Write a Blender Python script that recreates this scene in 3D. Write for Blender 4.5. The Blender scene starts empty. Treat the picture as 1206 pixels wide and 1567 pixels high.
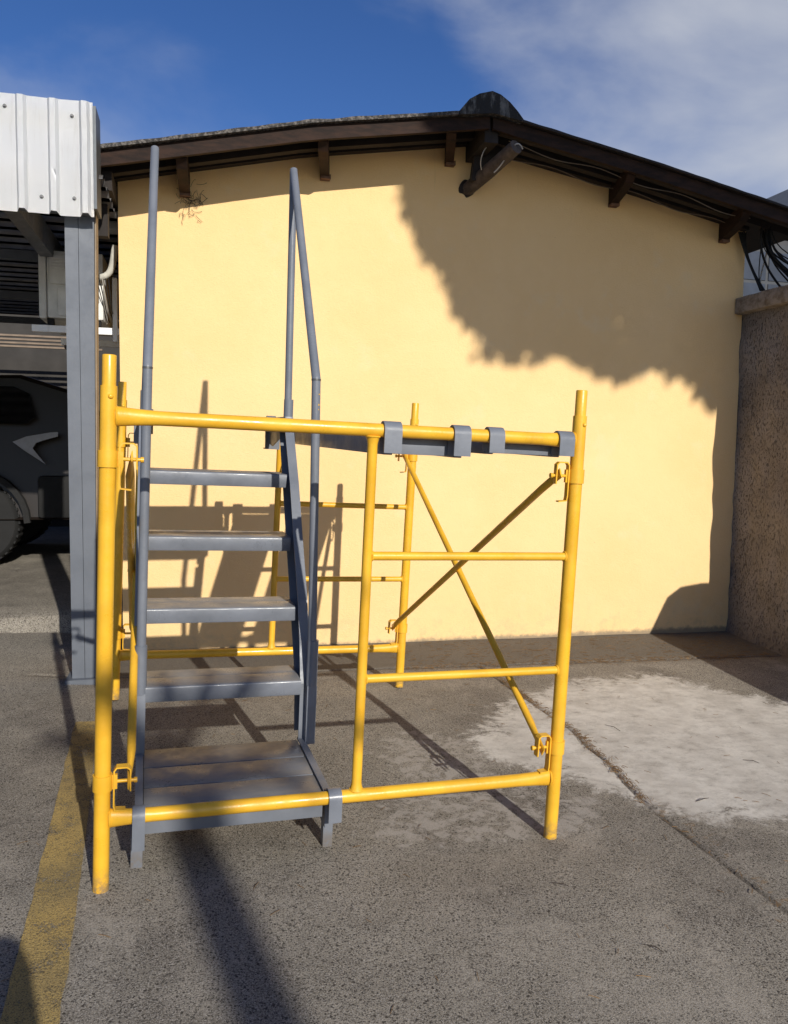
import bpy, bmesh, math, random
from mathutils import Vector, Matrix, noise
random.seed(7)
SC = bpy.context.scene
COL = SC.collection

# ------------------------------------------------------------------ camera
cam = bpy.data.cameras.new('camera'); camo = bpy.data.objects.new('camera', cam); COL.objects.link(camo)
RT = Vector((0.97046355, -0.24080459, 0.01461703)); UP = Vector((0.00433325, 0.07797878, 0.9969456)); FW = Vector((0.24120889, 0.96743602, -0.07671903))
camo.matrix_world = Matrix(((RT.x, UP.x, -FW.x, 0), (RT.y, UP.y, -FW.y, 0), (RT.z, UP.z, -FW.z, 1.4), (0, 0, 0, 1)))
cam.sensor_fit = 'HORIZONTAL'; cam.sensor_width = 36; cam.lens = 36.016; cam.clip_end = 500; cam.clip_start = 0.05
SC.camera = camo

# ------------------------------------------------------------------ light
AZ, EL = math.radians(-12.3), math.radians(24.8)          # direction the light travels
SUND = Vector((math.sin(AZ)*math.cos(EL), math.cos(AZ)*math.cos(EL), -math.sin(EL)))
sl = bpy.data.lights.new('sun', 'SUN'); sl.energy = 4.7; sl.angle = math.radians(0.55); sl.color = (1.0, 0.95, 0.86)
so = bpy.data.objects.new('sun', sl); COL.objects.link(so); so.rotation_euler = SUND.to_track_quat('-Z', 'Y').to_euler()
W = bpy.data.worlds.new('World'); SC.world = W; W.use_nodes = True
nt = W.node_tree; nt.nodes.clear()
def wn(t, **k):
    n = nt.nodes.new(t)
    for a, b in k.items(): setattr(n, a, b)
    return n
out = wn('ShaderNodeOutputWorld'); bg = wn('ShaderNodeBackground'); bg.inputs['Strength'].default_value = 0.105
sky = wn('ShaderNodeTexSky', sky_type='NISHITA'); sky.sun_disc = False
sky.sun_elevation = EL; sky.sun_rotation = math.radians(167.7); sky.altitude = 1500; sky.air_density = 1.0; sky.dust_density = 1.3; sky.ozone_density = 3.0
tc = wn('ShaderNodeTexCoord')
mp = wn('ShaderNodeMapping'); mp.inputs['Scale'].default_value = (1.0, 1.0, 1.8); mp.inputs['Location'].default_value = (3.1, 0.4, 0.2)
nt.links.new(tc.outputs['Generated'], mp.inputs['Vector'])
n1 = wn('ShaderNodeTexNoise'); n1.inputs['Scale'].default_value = 2.6; n1.inputs['Detail'].default_value = 7; n1.inputs['Roughness'].default_value = 0.5; n1.inputs['Distortion'].default_value = 0.35
nt.links.new(mp.outputs[0], n1.inputs['Vector'])
dt = wn('ShaderNodeVectorMath', operation='DOT_PRODUCT'); dt.inputs[1].default_value = (0.66, 0.62, 0.42)
nt.links.new(tc.outputs['Generated'], dt.inputs[0])
mr = wn('ShaderNodeMapRange'); mr.inputs[1].default_value = 0.885; mr.inputs[2].default_value = 0.985; mr.inputs[3].default_value = -0.10; mr.inputs[4].default_value = 0.27
nt.links.new(dt.outputs['Value'], mr.inputs[0])
ad = wn('ShaderNodeMath', operation='ADD'); nt.links.new(n1.outputs['Fac'], ad.inputs[0]); nt.links.new(mr.outputs[0], ad.inputs[1])
m2 = wn('ShaderNodeMapRange', interpolation_type='SMOOTHSTEP'); m2.inputs[1].default_value = 0.40; m2.inputs[2].default_value = 0.80; m2.inputs[4].default_value = 0.9
nt.links.new(ad.outputs[0], m2.inputs[0])
mx = wn('ShaderNodeMix', data_type='RGBA'); mx.inputs['B'].default_value = (5.5, 5.75, 6.3, 1)
hsv = wn('ShaderNodeHueSaturation'); hsv.inputs['Saturation'].default_value = 1.22; hsv.inputs['Hue'].default_value = 0.513; hsv.inputs['Value'].default_value = 1.0
nt.links.new(sky.outputs[0], hsv.inputs['Color'])
nt.links.new(m2.outputs[0], mx.inputs['Factor']); nt.links.new(hsv.outputs[0], mx.inputs['A']); nt.links.new(mx.outputs['Result'], bg.inputs['Color'])
nt.links.new(bg.outputs[0], out.inputs[0])
SC.view_settings.view_transform = 'Standard'; SC.view_settings.look = 'None'; SC.view_settings.exposure = 0.0; SC.view_settings.gamma = 1.0
SC.view_settings.use_curve_mapping = False

# ------------------------------------------------------------------ helpers: tags
def tag(o, label=None, cat=None, group=None, kind=None):
    if label: o['label'] = label
    if cat: o['category'] = cat
    if group: o['group'] = group
    if kind: o['kind'] = kind
    return o
def empty(name, loc=(0, 0, 0), label=None, cat=None, group=None, mat=None):
    o = bpy.data.objects.new(name, None); COL.objects.link(o); o.empty_display_size = 0.1
    if mat is not None: o.matrix_world = mat
    else: o.location = loc
    return tag(o, label, cat, group)
def link(name, bm, m, parent=None, smooth=True):
    me = bpy.data.meshes.new(name); bmesh.ops.recalc_face_normals(bm, faces=bm.faces[:]); bm.to_mesh(me); bm.free()
    for mm in (m if isinstance(m, (list, tuple)) else [m]): me.materials.append(mm)
    if smooth:
        for p in me.polygons: p.use_smooth = True
        try: me.set_sharp_from_angle(angle=math.radians(38))
        except Exception: pass
    o = bpy.data.objects.new(name, me); COL.objects.link(o)
    if parent is not None: o.parent = parent
    return o
def box(bm, x0, x1, y0, y1, z0, z1, bev=0.0):
    b2 = bmesh.new(); bmesh.ops.create_cube(b2, size=1)
    for v in b2.verts: v.co = Vector(((x0+x1)/2+v.co.x*(x1-x0), (y0+y1)/2+v.co.y*(y1-y0), (z0+z1)/2+v.co.z*(z1-z0)))
    if bev: bmesh.ops.bevel(b2, geom=b2.edges[:], offset=bev, segments=2, affect='EDGES', profile=0.6)
    merge(bm, b2); return bm
def merge(bm, b2):
    mp_ = {}
    for v in b2.verts: mp_[v] = bm.verts.new(v.co)
    for f in b2.faces:
        try: bm.faces.new([mp_[v] for v in f.verts])
        except ValueError: pass
    b2.free()
def tube(bm, pts, r, n=14, cap=True, hollow=False):
    pts = [Vector(p) for p in pts]; rs = r if isinstance(r, (list, tuple)) else [r]*len(pts)
    rings = []; prev = None
    for i, p in enumerate(pts):
        d = ((pts[min(i+1, len(pts)-1)]-p).normalized() + (p-pts[max(i-1, 0)]).normalized()).normalized()
        if prev is None: u = d.orthogonal().normalized()
        else: u = (prev - d*prev.dot(d)).normalized()
        prev = u; v = d.cross(u)
        rr = rs[i]
        ru, rv = rr if isinstance(rr, tuple) else (rr, rr)
        rings.append([bm.verts.new(p + u*ru*math.cos(2*math.pi*k/n) + v*rv*math.sin(2*math.pi*k/n)) for k in range(n)])
    for a, b in zip(rings, rings[1:]):
        for k in range(n): bm.faces.new([a[k], a[(k+1) % n], b[(k+1) % n], b[k]])
    if cap:
        bm.faces.new(rings[0][::-1]); bm.faces.new(rings[-1])
    return bm
def bez(p0, p1, p2, p3, n=10):
    P = [Vector(p) for p in (p0, p1, p2, p3)]
    return [(1-t)**3*P[0]+3*(1-t)**2*t*P[1]+3*(1-t)*t*t*P[2]+t**3*P[3] for t in [i/n for i in range(n+1)]]
def prism(bm, poly, axis, a0, a1):
    """poly in the two other axes (kept in x,y,z order), extruded along axis"""
    def P(q, a):
        l = list(q); l.insert(axis, a); return Vector(l)
    A = [bm.verts.new(P(q, a0)) for q in poly]; B = [bm.verts.new(P(q, a1)) for q in poly]
    n = len(poly)
    bm.faces.new(A); bm.faces.new(B[::-1])
    for i in range(n): bm.faces.new([A[i], B[i], B[(i+1) % n], A[(i+1) % n]])
    return bm
def strap(bm, path, axis, a0, a1, th):
    """flat bar bent along a 2D path, extruded along axis from a0 to a1"""
    P = [Vector(p) for p in path]; L = []; Rr = []
    for i, p in enumerate(P):
        d1 = (P[min(i+1, len(P)-1)]-p); d0 = (p-P[max(i-1, 0)])
        d = (d1.normalized() if d1.length else Vector((0, 0))) + (d0.normalized() if d0.length else Vector((0, 0)))
        d.normalize(); nn = Vector((-d.y, d.x))
        L.append(p+nn*th/2); Rr.append(p-nn*th/2)
    n = len(P)
    def Q(q, a):
        l = [q.x, q.y]; l.insert(axis, a); return Vector(l)
    vs = [[bm.verts.new(Q(q, a)) for q in S] for S in (L, Rr) for a in (a0, a1)]
    La, Lb, Ra, Rb = vs
    for i in range(n-1):
        bm.faces.new([La[i], La[i+1], Lb[i+1], Lb[i]]); bm.faces.new([Ra[i], Rb[i], Rb[i+1], Ra[i+1]])
        bm.faces.new([La[i], Ra[i], Ra[i+1], La[i+1]]); bm.faces.new([Lb[i], Lb[i+1], Rb[i+1], Rb[i]])
    bm.faces.new([La[0], Lb[0], Rb[0], Ra[0]]); bm.faces.new([La[-1], Ra[-1], Rb[-1], Lb[-1]])
    return bm
NB = bmesh.new
def interp(x, xs, ys):
    if x <= xs[0]: return ys[0]
    for i in range(len(xs)-1):
        if x <= xs[i+1]: return ys[i]+(ys[i+1]-ys[i])*(x-xs[i])/(xs[i+1]-xs[i])
    return ys[-1]

# ------------------------------------------------------------------ helpers: materials
class MT:
    def __init__(s, name, col=(.5, .5, .5), rough=.6, metal=0, spec=.5):
        s.m = bpy.data.materials.new(name); s.m.use_nodes = True; s.t = s.m.node_tree; s.b = s.t.nodes['Principled BSDF']
        s.b.inputs['Base Color'].default_value = (*col, 1); s.b.inputs['Roughness'].default_value = rough; s.b.inputs['Metallic'].default_value = metal
        s.b.inputs['Specular IOR Level'].default_value = spec
        s.tc = s.n('ShaderNodeTexCoord')
    def n(s, t, **k):
        q = s.t.nodes.new(t)
        for a, b in k.items(): setattr(q, a, b)
        return q
    def l(s, a, b): s.t.links.new(a, b)
    def noise(s, scale, detail=4, rough=.55, vec=None, dist=0, sc3=None, loc=None):
        q = s.n('ShaderNodeTexNoise'); q.inputs['Scale'].default_value = scale; q.inputs['Detail'].default_value = detail; q.inputs['Roughness'].default_value = rough; q.inputs['Distortion'].default_value = dist
        v = vec or s.tc.outputs['Object']
        if sc3 or loc:
            m = s.n('ShaderNodeMapping')
            if sc3: m.inputs['Scale'].default_value = sc3
            if loc: m.inputs['Location'].default_value = loc
            s.l(v, m.inputs[0]); v = m.outputs[0]
        s.l(v, q.inputs['Vector']); return q.outputs['Fac']
    def ramp(s, f, lo, hi, a=0., b=1., smooth=True):
        q = s.n('ShaderNodeMapRange'); q.interpolation_type = 'SMOOTHSTEP' if smooth else 'LINEAR'
        s.l(f, q.inputs[0]); q.inputs[1].default_value = lo; q.inputs[2].default_value = hi; q.inputs[3].default_value = a; q.inputs[4].default_value = b
        return q.outputs[0]
    def mix(s, f, a, b, mode='MIX'):
        q = s.n('ShaderNodeMix', data_type='RGBA', blend_type=mode)
        for src, key in ((f, 'Factor'), (a, 'A'), (b, 'B')):
            inp = q.inputs[key] if key != 'Factor' else q.inputs[0]
            if isinstance(src, (int, float)): inp.default_value = src
            elif isinstance(src, tuple): inp.default_value = (*src, 1)
            else: s.l(src, inp)
        return q.outputs['Result']
    def math(s, op, a, b=None):
        q = s.n('ShaderNodeMath', operation=op)
        for i, v in enumerate((a, b)):
            if v is None: continue
            if isinstance(v, (int, float)): q.inputs[i].default_value = v
            else: s.l(v, q.inputs[i])
        return q.outputs[0]
    def attr(s, name):
        q = s.n('ShaderNodeAttribute'); q.attribute_name = name; return q.outputs['Fac']
    def sep(s, axis, src='Object'):
        q = s.n('ShaderNodeSeparateXYZ'); s.l(s.tc.outputs[src], q.inputs[0]); return q.outputs[axis]
    def color(s, c): s.l(c, s.b.inputs['Base Color']); return s
    def roughness(s, c): s.l(c, s.b.inputs['Roughness']); return s
    def bump(s, h, strength=.3, dist=.01):
        q = s.n('ShaderNodeBump'); q.inputs['Strength'].default_value = strength; q.inputs['Distance'].default_value = dist; s.l(h, q.inputs['Height'])
        s.l(q.outputs[0], s.b.inputs['Normal']); return s

def paint(name, col, dark, rough=.33, chip=(.16, .10, .06), chips=.73, dust=None):
    m = MT(name, col, rough)
    c = m.mix(m.ramp(m.noise(7, 5), .35, .7), col, dark)
    if dust:
        gn = m.n('ShaderNodeNewGeometry'); sx = m.n('ShaderNodeSeparateXYZ'); m.l(gn.outputs['Normal'], sx.inputs[0])
        upf = m.ramp(sx.outputs[2], .6, .95)
        c = m.mix(m.math('MULTIPLY', upf, m.ramp(m.noise(6, 8, .68, sc3=(.8, 3, 3)), .32, .62, .15, .75)), c, dust)
    ch = m.ramp(m.noise(38, 6, .7), chips, chips+.02)
    c = m.mix(ch, c, chip)
    c = m.mix(m.ramp(m.noise(11, 8, .72, loc=(4, 4, 4)), .56, .74, 0, .38), c, tuple(v*.55+.03 for v in col))
    c = m.mix(m.ramp(m.noise(30, 7, .75, sc3=(3, 3, .35), loc=(8, 1, 2)), .66, .70, 0, .5), c, tuple(v*.45+.09 for v in col))
    c = m.mix(m.math('MULTIPLY', m.ramp(m.sep(2), .0, .09, .75, 0), m.ramp(m.noise(45, 6, .7), .35, .6)), c, (.16, .13, .10))
    m.color(c).roughness(m.ramp(m.noise(9, 6, .7), .3, .7, rough-.08, rough+.24))
    m.bump(m.noise(60, 4), .12, .004); return m.m
YEL = paint('yellow_enamel', (.80, .445, .032), (.68, .36, .022), .30, (.20, .09, .03), .715)
GRY = paint('grey_enamel', (.165, .178, .205), (.135, .148, .172), .34, (.22, .21, .20), .74)
GRT = paint('grey_tread_enamel', (.165, .178, .205), (.125, .135, .155), .30, (.22, .20, .17), .72, dust=(.235, .216, .192))
COLM = paint('column_enamel', (.122, .135, .158), (.105, .117, .138), .45, (.18, .18, .18), .78)
def plain(name, col, rough=.6, metal=0, var=.25, scale=12, bump=.1):
    m = MT(name, col, rough, metal)
    m.color(m.mix(m.ramp(m.noise(scale, 5), .3, .7), col, tuple(c*(1-var) for c in col))); 
    if bump: m.bump(m.noise(scale*5, 5), bump, .004)
    return m.m
BROWN = MT('brown_painted_timber', (.03, .016, .011), .7, 0, .15); BROWN.color(BROWN.mix(BROWN.ramp(BROWN.noise(7, 6, .65, sc3=(1, 1, 4)), .35, .65), (.036, .019, .013), (.016, .010, .008))).bump(BROWN.noise(40, 5), .3, .004); BROWN = BROWN.m
DKBR = plain('dark_soffit_timber', (.022, .015, .012), .8, 0, .5, 9, .3)
BLACK = plain('black_rubber', (.010, .010, .010), .85)
m = MT('white_painted_steel', (.88, .885, .885), .4)
c = m.mix(m.ramp(m.noise(6, 7, .7, sc3=(6, 6, .5)), .5, .78, 0, .35), (.88, .885, .885), (.60, .57, .52))
m.color(c).bump(m.noise(5, 3), .12, .01); WHT = m.m
SCREW = plain('galvanised_screw', (.16, .16, .16), .4, .5)
ACM = plain('grey_white_plastic', (.86, .86, .82), .5, 0, .3, 6, .05)
INS = plain('pipe_insulation', (.62, .60, .54), .8, 0, .25, 14, .3)
TAN = plain('tan_reflection_edge', (.27, .20, .125), .6)  # tan reflected light put into the colour of the column edge
WOODL = plain('pale_timber', (.25, .185, .13), .7, 0, .3, 8, .2)
DARKIN = plain('dark_wall_render', (.05, .045, .04), .9, 0, .3, 4, .2)
ROOFM = MT('fibre_cement_sheet', (.06, .055, .05), .9)
ROOFM.color(ROOFM.mix(ROOFM.ramp(ROOFM.noise(45, 6, .7), .45, .6), (.03, .027, .024), (.15, .135, .12))).bump(ROOFM.noise(80, 5), .5, .01); ROOFM = ROOFM.m
CONCD = MT('weathered_concrete', (.1, .1, .1), .9)
CONCD.color(CONCD.mix(CONCD.ramp(CONCD.noise(9, 6, .7, sc3=(2.2, 2.2, .7)), .48, .66), (.016, .015, .015), (.13, .13, .125))).bump(CONCD.noise(40, 6), .5, .01); CONCD = CONCD.m

# yellow plaster
m = MT('yellow_plaster', (.77, .59, .30), .85, 0, .25)
c = m.mix(m.ramp(m.noise(1.3, 4), .3, .7), (.86, .588, .285), (.83, .555, .258))
c = m.mix(m.ramp(m.noise(9, 6, .6), .45, .8, 0, .3), c, (.88, .615, .315))
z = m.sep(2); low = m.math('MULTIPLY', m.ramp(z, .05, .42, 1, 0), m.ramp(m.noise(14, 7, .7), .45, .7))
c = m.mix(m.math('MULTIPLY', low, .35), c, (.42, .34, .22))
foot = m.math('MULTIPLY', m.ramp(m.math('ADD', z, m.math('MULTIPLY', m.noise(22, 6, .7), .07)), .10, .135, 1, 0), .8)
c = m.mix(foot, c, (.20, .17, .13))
st = m.math('MULTIPLY', m.ramp(m.noise(7, 5, .6, sc3=(6, 1, .35)), .62, .8), m.ramp(z, 2.6, 3.4, 0, .35))
c = m.mix(st, c, (.50, .38, .20))
c = m.mix(m.ramp(m.noise(3.1, 5, .6, loc=(3, 3, 1)), .60, .72, 0, .4), c, (.80, .60, .34))
c = m.mix(m.ramp(m.noise(55, 2, .5), .79, .81, 0, .7), c, (.25, .18, .1))
m.color(c)
h = m.math('ADD', m.math('MULTIPLY', m.noise(60, 5, .65, sc3=(1, 1, 3)), .8), m.math('MULTIPLY', m.noise(7, 6, .65), 1.4))
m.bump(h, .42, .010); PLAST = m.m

# rough grey stucco
m = MT('rough_grey_stucco', (.30, .26, .22), .95, 0, .2)
c = m.mix(m.ramp(m.noise(3, 6), .3, .7), (.29, .265, .245), (.20, .18, .165))
pits = m.ramp(m.noise(75, 4, .65, sc3=(1, 1.5, .5)), .56, .64)
c = m.mix(m.math('MULTIPLY', pits, .65), c, (.11, .098, .09)); c = m.mix(m.ramp(m.sep(2), 0, .25, .6, 0), c, (.12, .10, .085))
m.color(c); m.bump(m.math('SUBTRACT', m.math('MULTIPLY', m.noise(70, 6, .7), .5), pits), .9, .02); STUC = m.m
m = MT('coping_concrete', (.28, .25, .22), .95); m.color(m.mix(m.ramp(m.noise(14, 6, .7), .4, .65), (.29, .26, .23), (.15, .12, .09))).bump(m.noise(40, 6), .5, .012); COPE = m.m

# ground concrete
def ground_mat(name, extra=True):
    m = MT(name, (.17, .15, .13), .92, 0, .25)
    P = m.tc.outputs['Object']
    big = m.noise(.9, 5, .6); mid = m.noise(5, 6, .62); fine = m.noise(420, 2, .7); fine2 = m.noise(185, 3, .7, loc=(3, 1, 0)); med = m.noise(38, 6, .7, loc=(7, 2, 0))
    c = m.mix(m.ramp(big, .3, .7), (.295, .264, .210), (.178, .158, .126))
    c = m.mix(m.ramp(mid, .42, .72, 0, .55), c, (.36, .325, .27))
    c = m.mix(m.ramp(m.noise(2.2, 6, .65, loc=(5, 2, 0)), .5, .66, 0, .7), c, (.12, .104, .084))
    c = m.mix(m.ramp(med, .35, .65, .28, 0), c, (.09, .078, .066))
    c = m.mix(m.ramp(m.noise(300, 2, .6), .48, .66, 0, .85), c, (.42, .385, .34))
    c = m.mix(m.ramp(fine2, .38, .50, .85, 0), c, (.04, .035, .030))
    vor = m.n('ShaderNodeTexVoronoi'); vor.inputs['Scale'].default_value = 100; m.l(P, vor.inputs['Vector'])
    c = m.mix(m.ramp(vor.outputs['Distance'], .16, .27, .85, 0), c, (.035, .03, .027))
    v2 = m.n('ShaderNodeTexVoronoi'); v2.inputs['Scale'].default_value = 48; m.l(P, v2.inputs['Vector'])
    c = m.mix(m.ramp(v2.outputs['Distance'], .15, .23, .85, 0), c, (.04, .034, .028))
    c = m.mix(m.ramp(m.noise(1.5, 9, .74, dist=.9, loc=(2, 8, 0)), .52, .74, 0, .6), c, (.40, .36, .30))
    if extra:
        warp = m.math('MULTIPLY', m.math('SUBTRACT', m.noise(6, 9, .76, dist=.6), .5), .75)
        warp = m.math('ADD', warp, m.math('MULTIPLY', m.math('SUBTRACT', m.noise(28, 7, .75, sc3=(1, 1.5, 1), loc=(2, 2, 0)), .5), .22))
        pa = m.math('ADD', m.attr('pale'), warp)
        pm = m.math('MULTIPLY', m.ramp(pa, -.03, .10), m.ramp(m.math('ADD', pa, m.math('MULTIPLY', m.noise(19, 8, .75, loc=(6, 1, 0)), .7)), .25, .48, .35, 1))
        brk = m.math('MULTIPLY', m.ramp(m.noise(11, 9, .75, sc3=(1, 1.3, 1)), .28, .55, .55, 1), .88)
        pc = m.mix(m.ramp(m.noise(5, 7, .7), .35, .65), (.68, .65, .59), (.52, .49, .44))
        pc = m.mix(m.ramp(fine, .5, .7, 0, .35), pc, (.54, .51, .46)); pc = m.mix(m.ramp(m.noise(7, 9, .8, sc3=(1, 2.2, 1), loc=(1, 5, 0)), .50, .70, 0, .6), pc, (.27, .245, .215))
        c = m.mix(m.math('MULTIPLY', pm, brk), c, pc)
        sp = m.math('ADD', m.attr('spots'), m.math('MULTIPLY', m.math('SUBTRACT', m.noise(17, 8, .72, dist=.5, loc=(9, 4, 0)), .5), 1.9))
        c = m.mix(m.ramp(sp, .88, 1.12, 0, .72), c, (.38, .35, .31))
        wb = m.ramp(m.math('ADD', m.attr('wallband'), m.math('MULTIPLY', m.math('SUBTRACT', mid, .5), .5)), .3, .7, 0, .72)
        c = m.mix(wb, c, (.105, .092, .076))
        c = m.mix(m.math('MULTIPLY', m.ramp(m.noise(26, 7, .7, sc3=(.5, 1, 1)), .56, .66), m.attr('litter')), c, (.26, .15, .055))
        c = m.mix(m.attr('joint'), c, (.045, .036, .028))
    m.color(c)
    h = m.math('ADD', m.math('MULTIPLY', fine, .4), m.math('MULTIPLY', fine2, .7)); h = m.math('ADD', h, m.math('MULTIPLY', med, .9))
    m.bump(h, .55, .006); return m.m
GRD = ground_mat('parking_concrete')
FLR = ground_mat('carport_concrete', False)
m = MT('faded_yellow_marking', (.42, .28, .06), .9, 0, .2)
c = m.mix(m.ramp(m.noise(4, 6), .3, .7), (.46, .32, .105), (.31, .225, .09))
c = m.mix(m.ramp(m.noise(250, 3, .7, loc=(3, 1, 0)), .38, .52, .8, 0), c, (.07, .06, .045))
c = m.mix(m.ramp(m.noise(420, 2, .7), .5, .68, 0, .4), c, (.50, .40, .22))
m.color(c); al = m.ramp(m.math('ADD', m.math('MULTIPLY', m.noise(170, 4, .8), .5), m.math('MULTIPLY', m.noise(9, 7, .75), .5)), .50, .60, .95, .05)
m.l(al, m.b.inputs['Alpha']); m.bump(m.noise(120, 4), .5, .006); LINE = m.m
m = MT('foliage', (.05, .09, .03), .6); m.color(m.mix(m.ramp(m.noise(2, 3), .3, .7), (.05, .09, .025), (.09, .12, .04))); LEAF = m.m
BARK = plain('bark', (.12, .09, .07), .9, 0, .4, 6, .5)

# ------------------------------------------------------------------ ground
T = Matrix(((0.99756964, -0.06263224, 0.03052906), (0.06337772, 0.99769871, -0.0240946), (-0.02894971, 0.02597091, 0.99924343)))
SORG = Vector((-0.29019419, 2.42587733, 0.06820054))
SM = Matrix.Translation(SORG) @ T.to_4x4()
def gz(x, y):
    xc = min(max(x, -3), 6); yc = min(max(y, -4), 5.4)
    z = SORG.z - (0.03052906*(xc-SORG.x) - 0.0240946*(yc-SORG.y))/0.99924343
    s = min(max((yc-3.9)/1.35, 0), 1); s = s*s*(3-2*s)
    return z + s*(-.026+.019*(min(max(xc, -1), 4.1)-.75))*min(1, max(0, (xc+.9)/.5))
def pdist(px, py, poly):
    ins = False; d = 1e9; n = len(poly)
    for i in range(n):
        x1, y1 = poly[i]; x2, y2 = poly[(i+1) % n]
        if (y1 > py) != (y2 > py) and px < (x2-x1)*(py-y1)/(y2-y1)+x1: ins = not ins
        dx, dy = x2-x1, y2-y1; t = max(0, min(1, ((px-x1)*dx+(py-y1)*dy)/(dx*dx+dy*dy)))
        d = min(d, math.hypot(px-x1-t*dx, py-y1-t*dy))
    return d if ins else -d
PALE = [(1.10, 3.30), (1.55, 3.95), (2.22, 4.28), (2.80, 4.36), (3.15, 3.95), (3.6, 3.5), (3.8, 2.9), (2.20, 2.46), (1.80, 2.56), (1.70, 2.72), (1.46, 2.98), (1.2, 3.1)]
def axis(fine0, fine1, step, far):
    v = []; a = fine0
    while a < fine1+1e-6: v.append(a); a += step
    s = step; a = fine1
    while a < far: s *= 1.45; a += s; v.append(a)
    s = step; a = fine0
    while a > -far: s *= 1.45; a -= s; v.append(a)
    return sorted(v)
JX, JY = 1.75, 4.62
xs = [x for x in axis(-1.4, 3.9, .04, 90) if abs(x-JX) > .02] + [JX-.014, JX-.007, JX, JX+.007, JX+.014]
ys = [y for y in axis(1.1, 5.4, .04, 90) if abs(y-JY) > .02] + [JY-.014, JY-.007, JY, JY+.007, JY+.014]
xs.sort(); ys.sort()
verts = []; A = {k: [] for k in ('pale', 'spots', 'wallband', 'litter', 'joint')}
for y in ys:
    for x in xs:
        wx = (interp(y, [1.0, 1.97, 2.68, 3.1, 3.52, 4.08, 4.7], [.06, .02, -.03, .03, .045, 0, -.04]) + .012*noise.noise(Vector((0, y*5, 0)))) * max(0, 1-abs(x-JX)/.5)
        wy = .012*noise.noise(Vector((x*4, 7, 0))) * max(0, 1-abs(y-JY)/.3)
        X, Y = x+wx, y+wy
        z_ = gz(X, Y) + .004*noise.noise(Vector((X*1.5, Y*1.5, 0)))
        jd = 0
        if abs(x-JX) < .0075 and Y < 4.62: jd = 1 - .35*(abs(x-JX) > .001)
        if abs(y-JY) < .0075 and X > -.9: jd = max(jd, .55)
        z_ -= .009*jd
        verts.append((X, Y, z_))
        A['joint'].append(jd*(.55+.45*noise.noise(Vector((X*6, Y*6, 3)))) )
        near = -1 < X < 4.4 and 1 < Y < 5.5
        A['pale'].append(max(-.5, min(.5, pdist(X, Y, PALE)-.11*max(0, 1.75-X))) if near else -.5)
        s1 = 1.15*math.exp(-((X-1.0)**2/.22+(Y-3.3)**2/.25)); s2 = .8*math.exp(-((X-.8)**2/.5+(Y-2.62)**2/.06)); s3 = .9*math.exp(-((X-1.25)**2/.2+(Y-2.75)**2/.06)); s4 = .45*math.exp(-((X-1.15)**2/.3+(Y-1.7)**2/.1))
        A['spots'].append(min(1, s1+s2+s3+s4))
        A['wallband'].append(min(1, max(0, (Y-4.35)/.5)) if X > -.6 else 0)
        A['litter'].append(min(1, (max(0, 1-abs(Y-JY)/.12) if X > 1.2 else 0) + max(0, 1-abs(X-JX-.03)/.07)*.8 + (.6*max(0, 1-abs(Y-4.98)/.25) if X > 2 else 0)))
nx = len(xs); faces = [(j*nx+i, j*nx+i+1, (j+1)*nx+i+1, (j+1)*nx+i) for j in range(len(ys)-1) for i in range(nx-1)]
me = bpy.data.meshes.new('ground'); me.from_pydata(verts, [], faces)
for k, v in A.items():
    a = me.attributes.new(k, 'FLOAT', 'POINT'); a.data.foreach_set('value', v)
me.materials.append(GRD); go = bpy.data.objects.new('ground', me); COL.objects.link(go); tag(go, kind='structure')
for p in me.polygons: p.use_smooth = True

# painted line
bm = NB(); pl = []
for Y, xl, xr in [(-1.5, -.40, -.26), (1.2, -.425, -.29), (1.9, -.451, -.320), (2.32, -.473, -.344), (2.9, -.505, -.385), (3.4, -.535, -.425), (3.9, -.565, -.465), (4.35, -.60, -.52)]: pl.append((Y, xl, xr))
grid = []
Y = -1.5
while Y < 3.85:
    xl = interp(Y, [p[0] for p in pl], [p[1] for p in pl]); xr = interp(Y, [p[0] for p in pl], [p[2] for p in pl])
    e0 = .006*noise.noise(Vector((Y*9, 0, 0))); e1 = .006*noise.noise(Vector((Y*9, 5, 0)))
    grid.append([bm.verts.new((x, Y, gz(x, Y)+.0065)) for x in (xl+e0, (xl+xr)/2, xr+e1)]); Y += .05
for a, b in zip(grid, grid[1:]):
    for i in (0, 1): bm.faces.new([a[i], a[i+1], b[i+1], b[i]])
tag(link('painted_line', bm, LINE), kind='structure')

# carport floor slab with kerb edge
bm = NB()
N = 60; top = []
prof = [(5.60, .02), (5.575, .16), (5.60, .20), (5.62, .262), (5.66, .285), (5.9, .295), (12.5, .30)]
for i in range(N+1):
    x = -9+8.5*i/N; row = []
    for k, (y, z_) in enumerate(prof):
        q = noise.noise(Vector((x*3, y*3, 0)))
        row.append(bm.verts.new((x, y+(.02*q if k in (1, 2, 3) else 0), z_+(.012*q if k in (2, 3, 4) else 0))))
    top.append(row)
for a, b in zip(top, top[1:]):
    for k in range(len(prof)-1): bm.faces.new([a[k], b[k], b[k+1], a[k+1]])
tag(link('kerb_and_carport_floor', bm, FLR), kind='structure')

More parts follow.
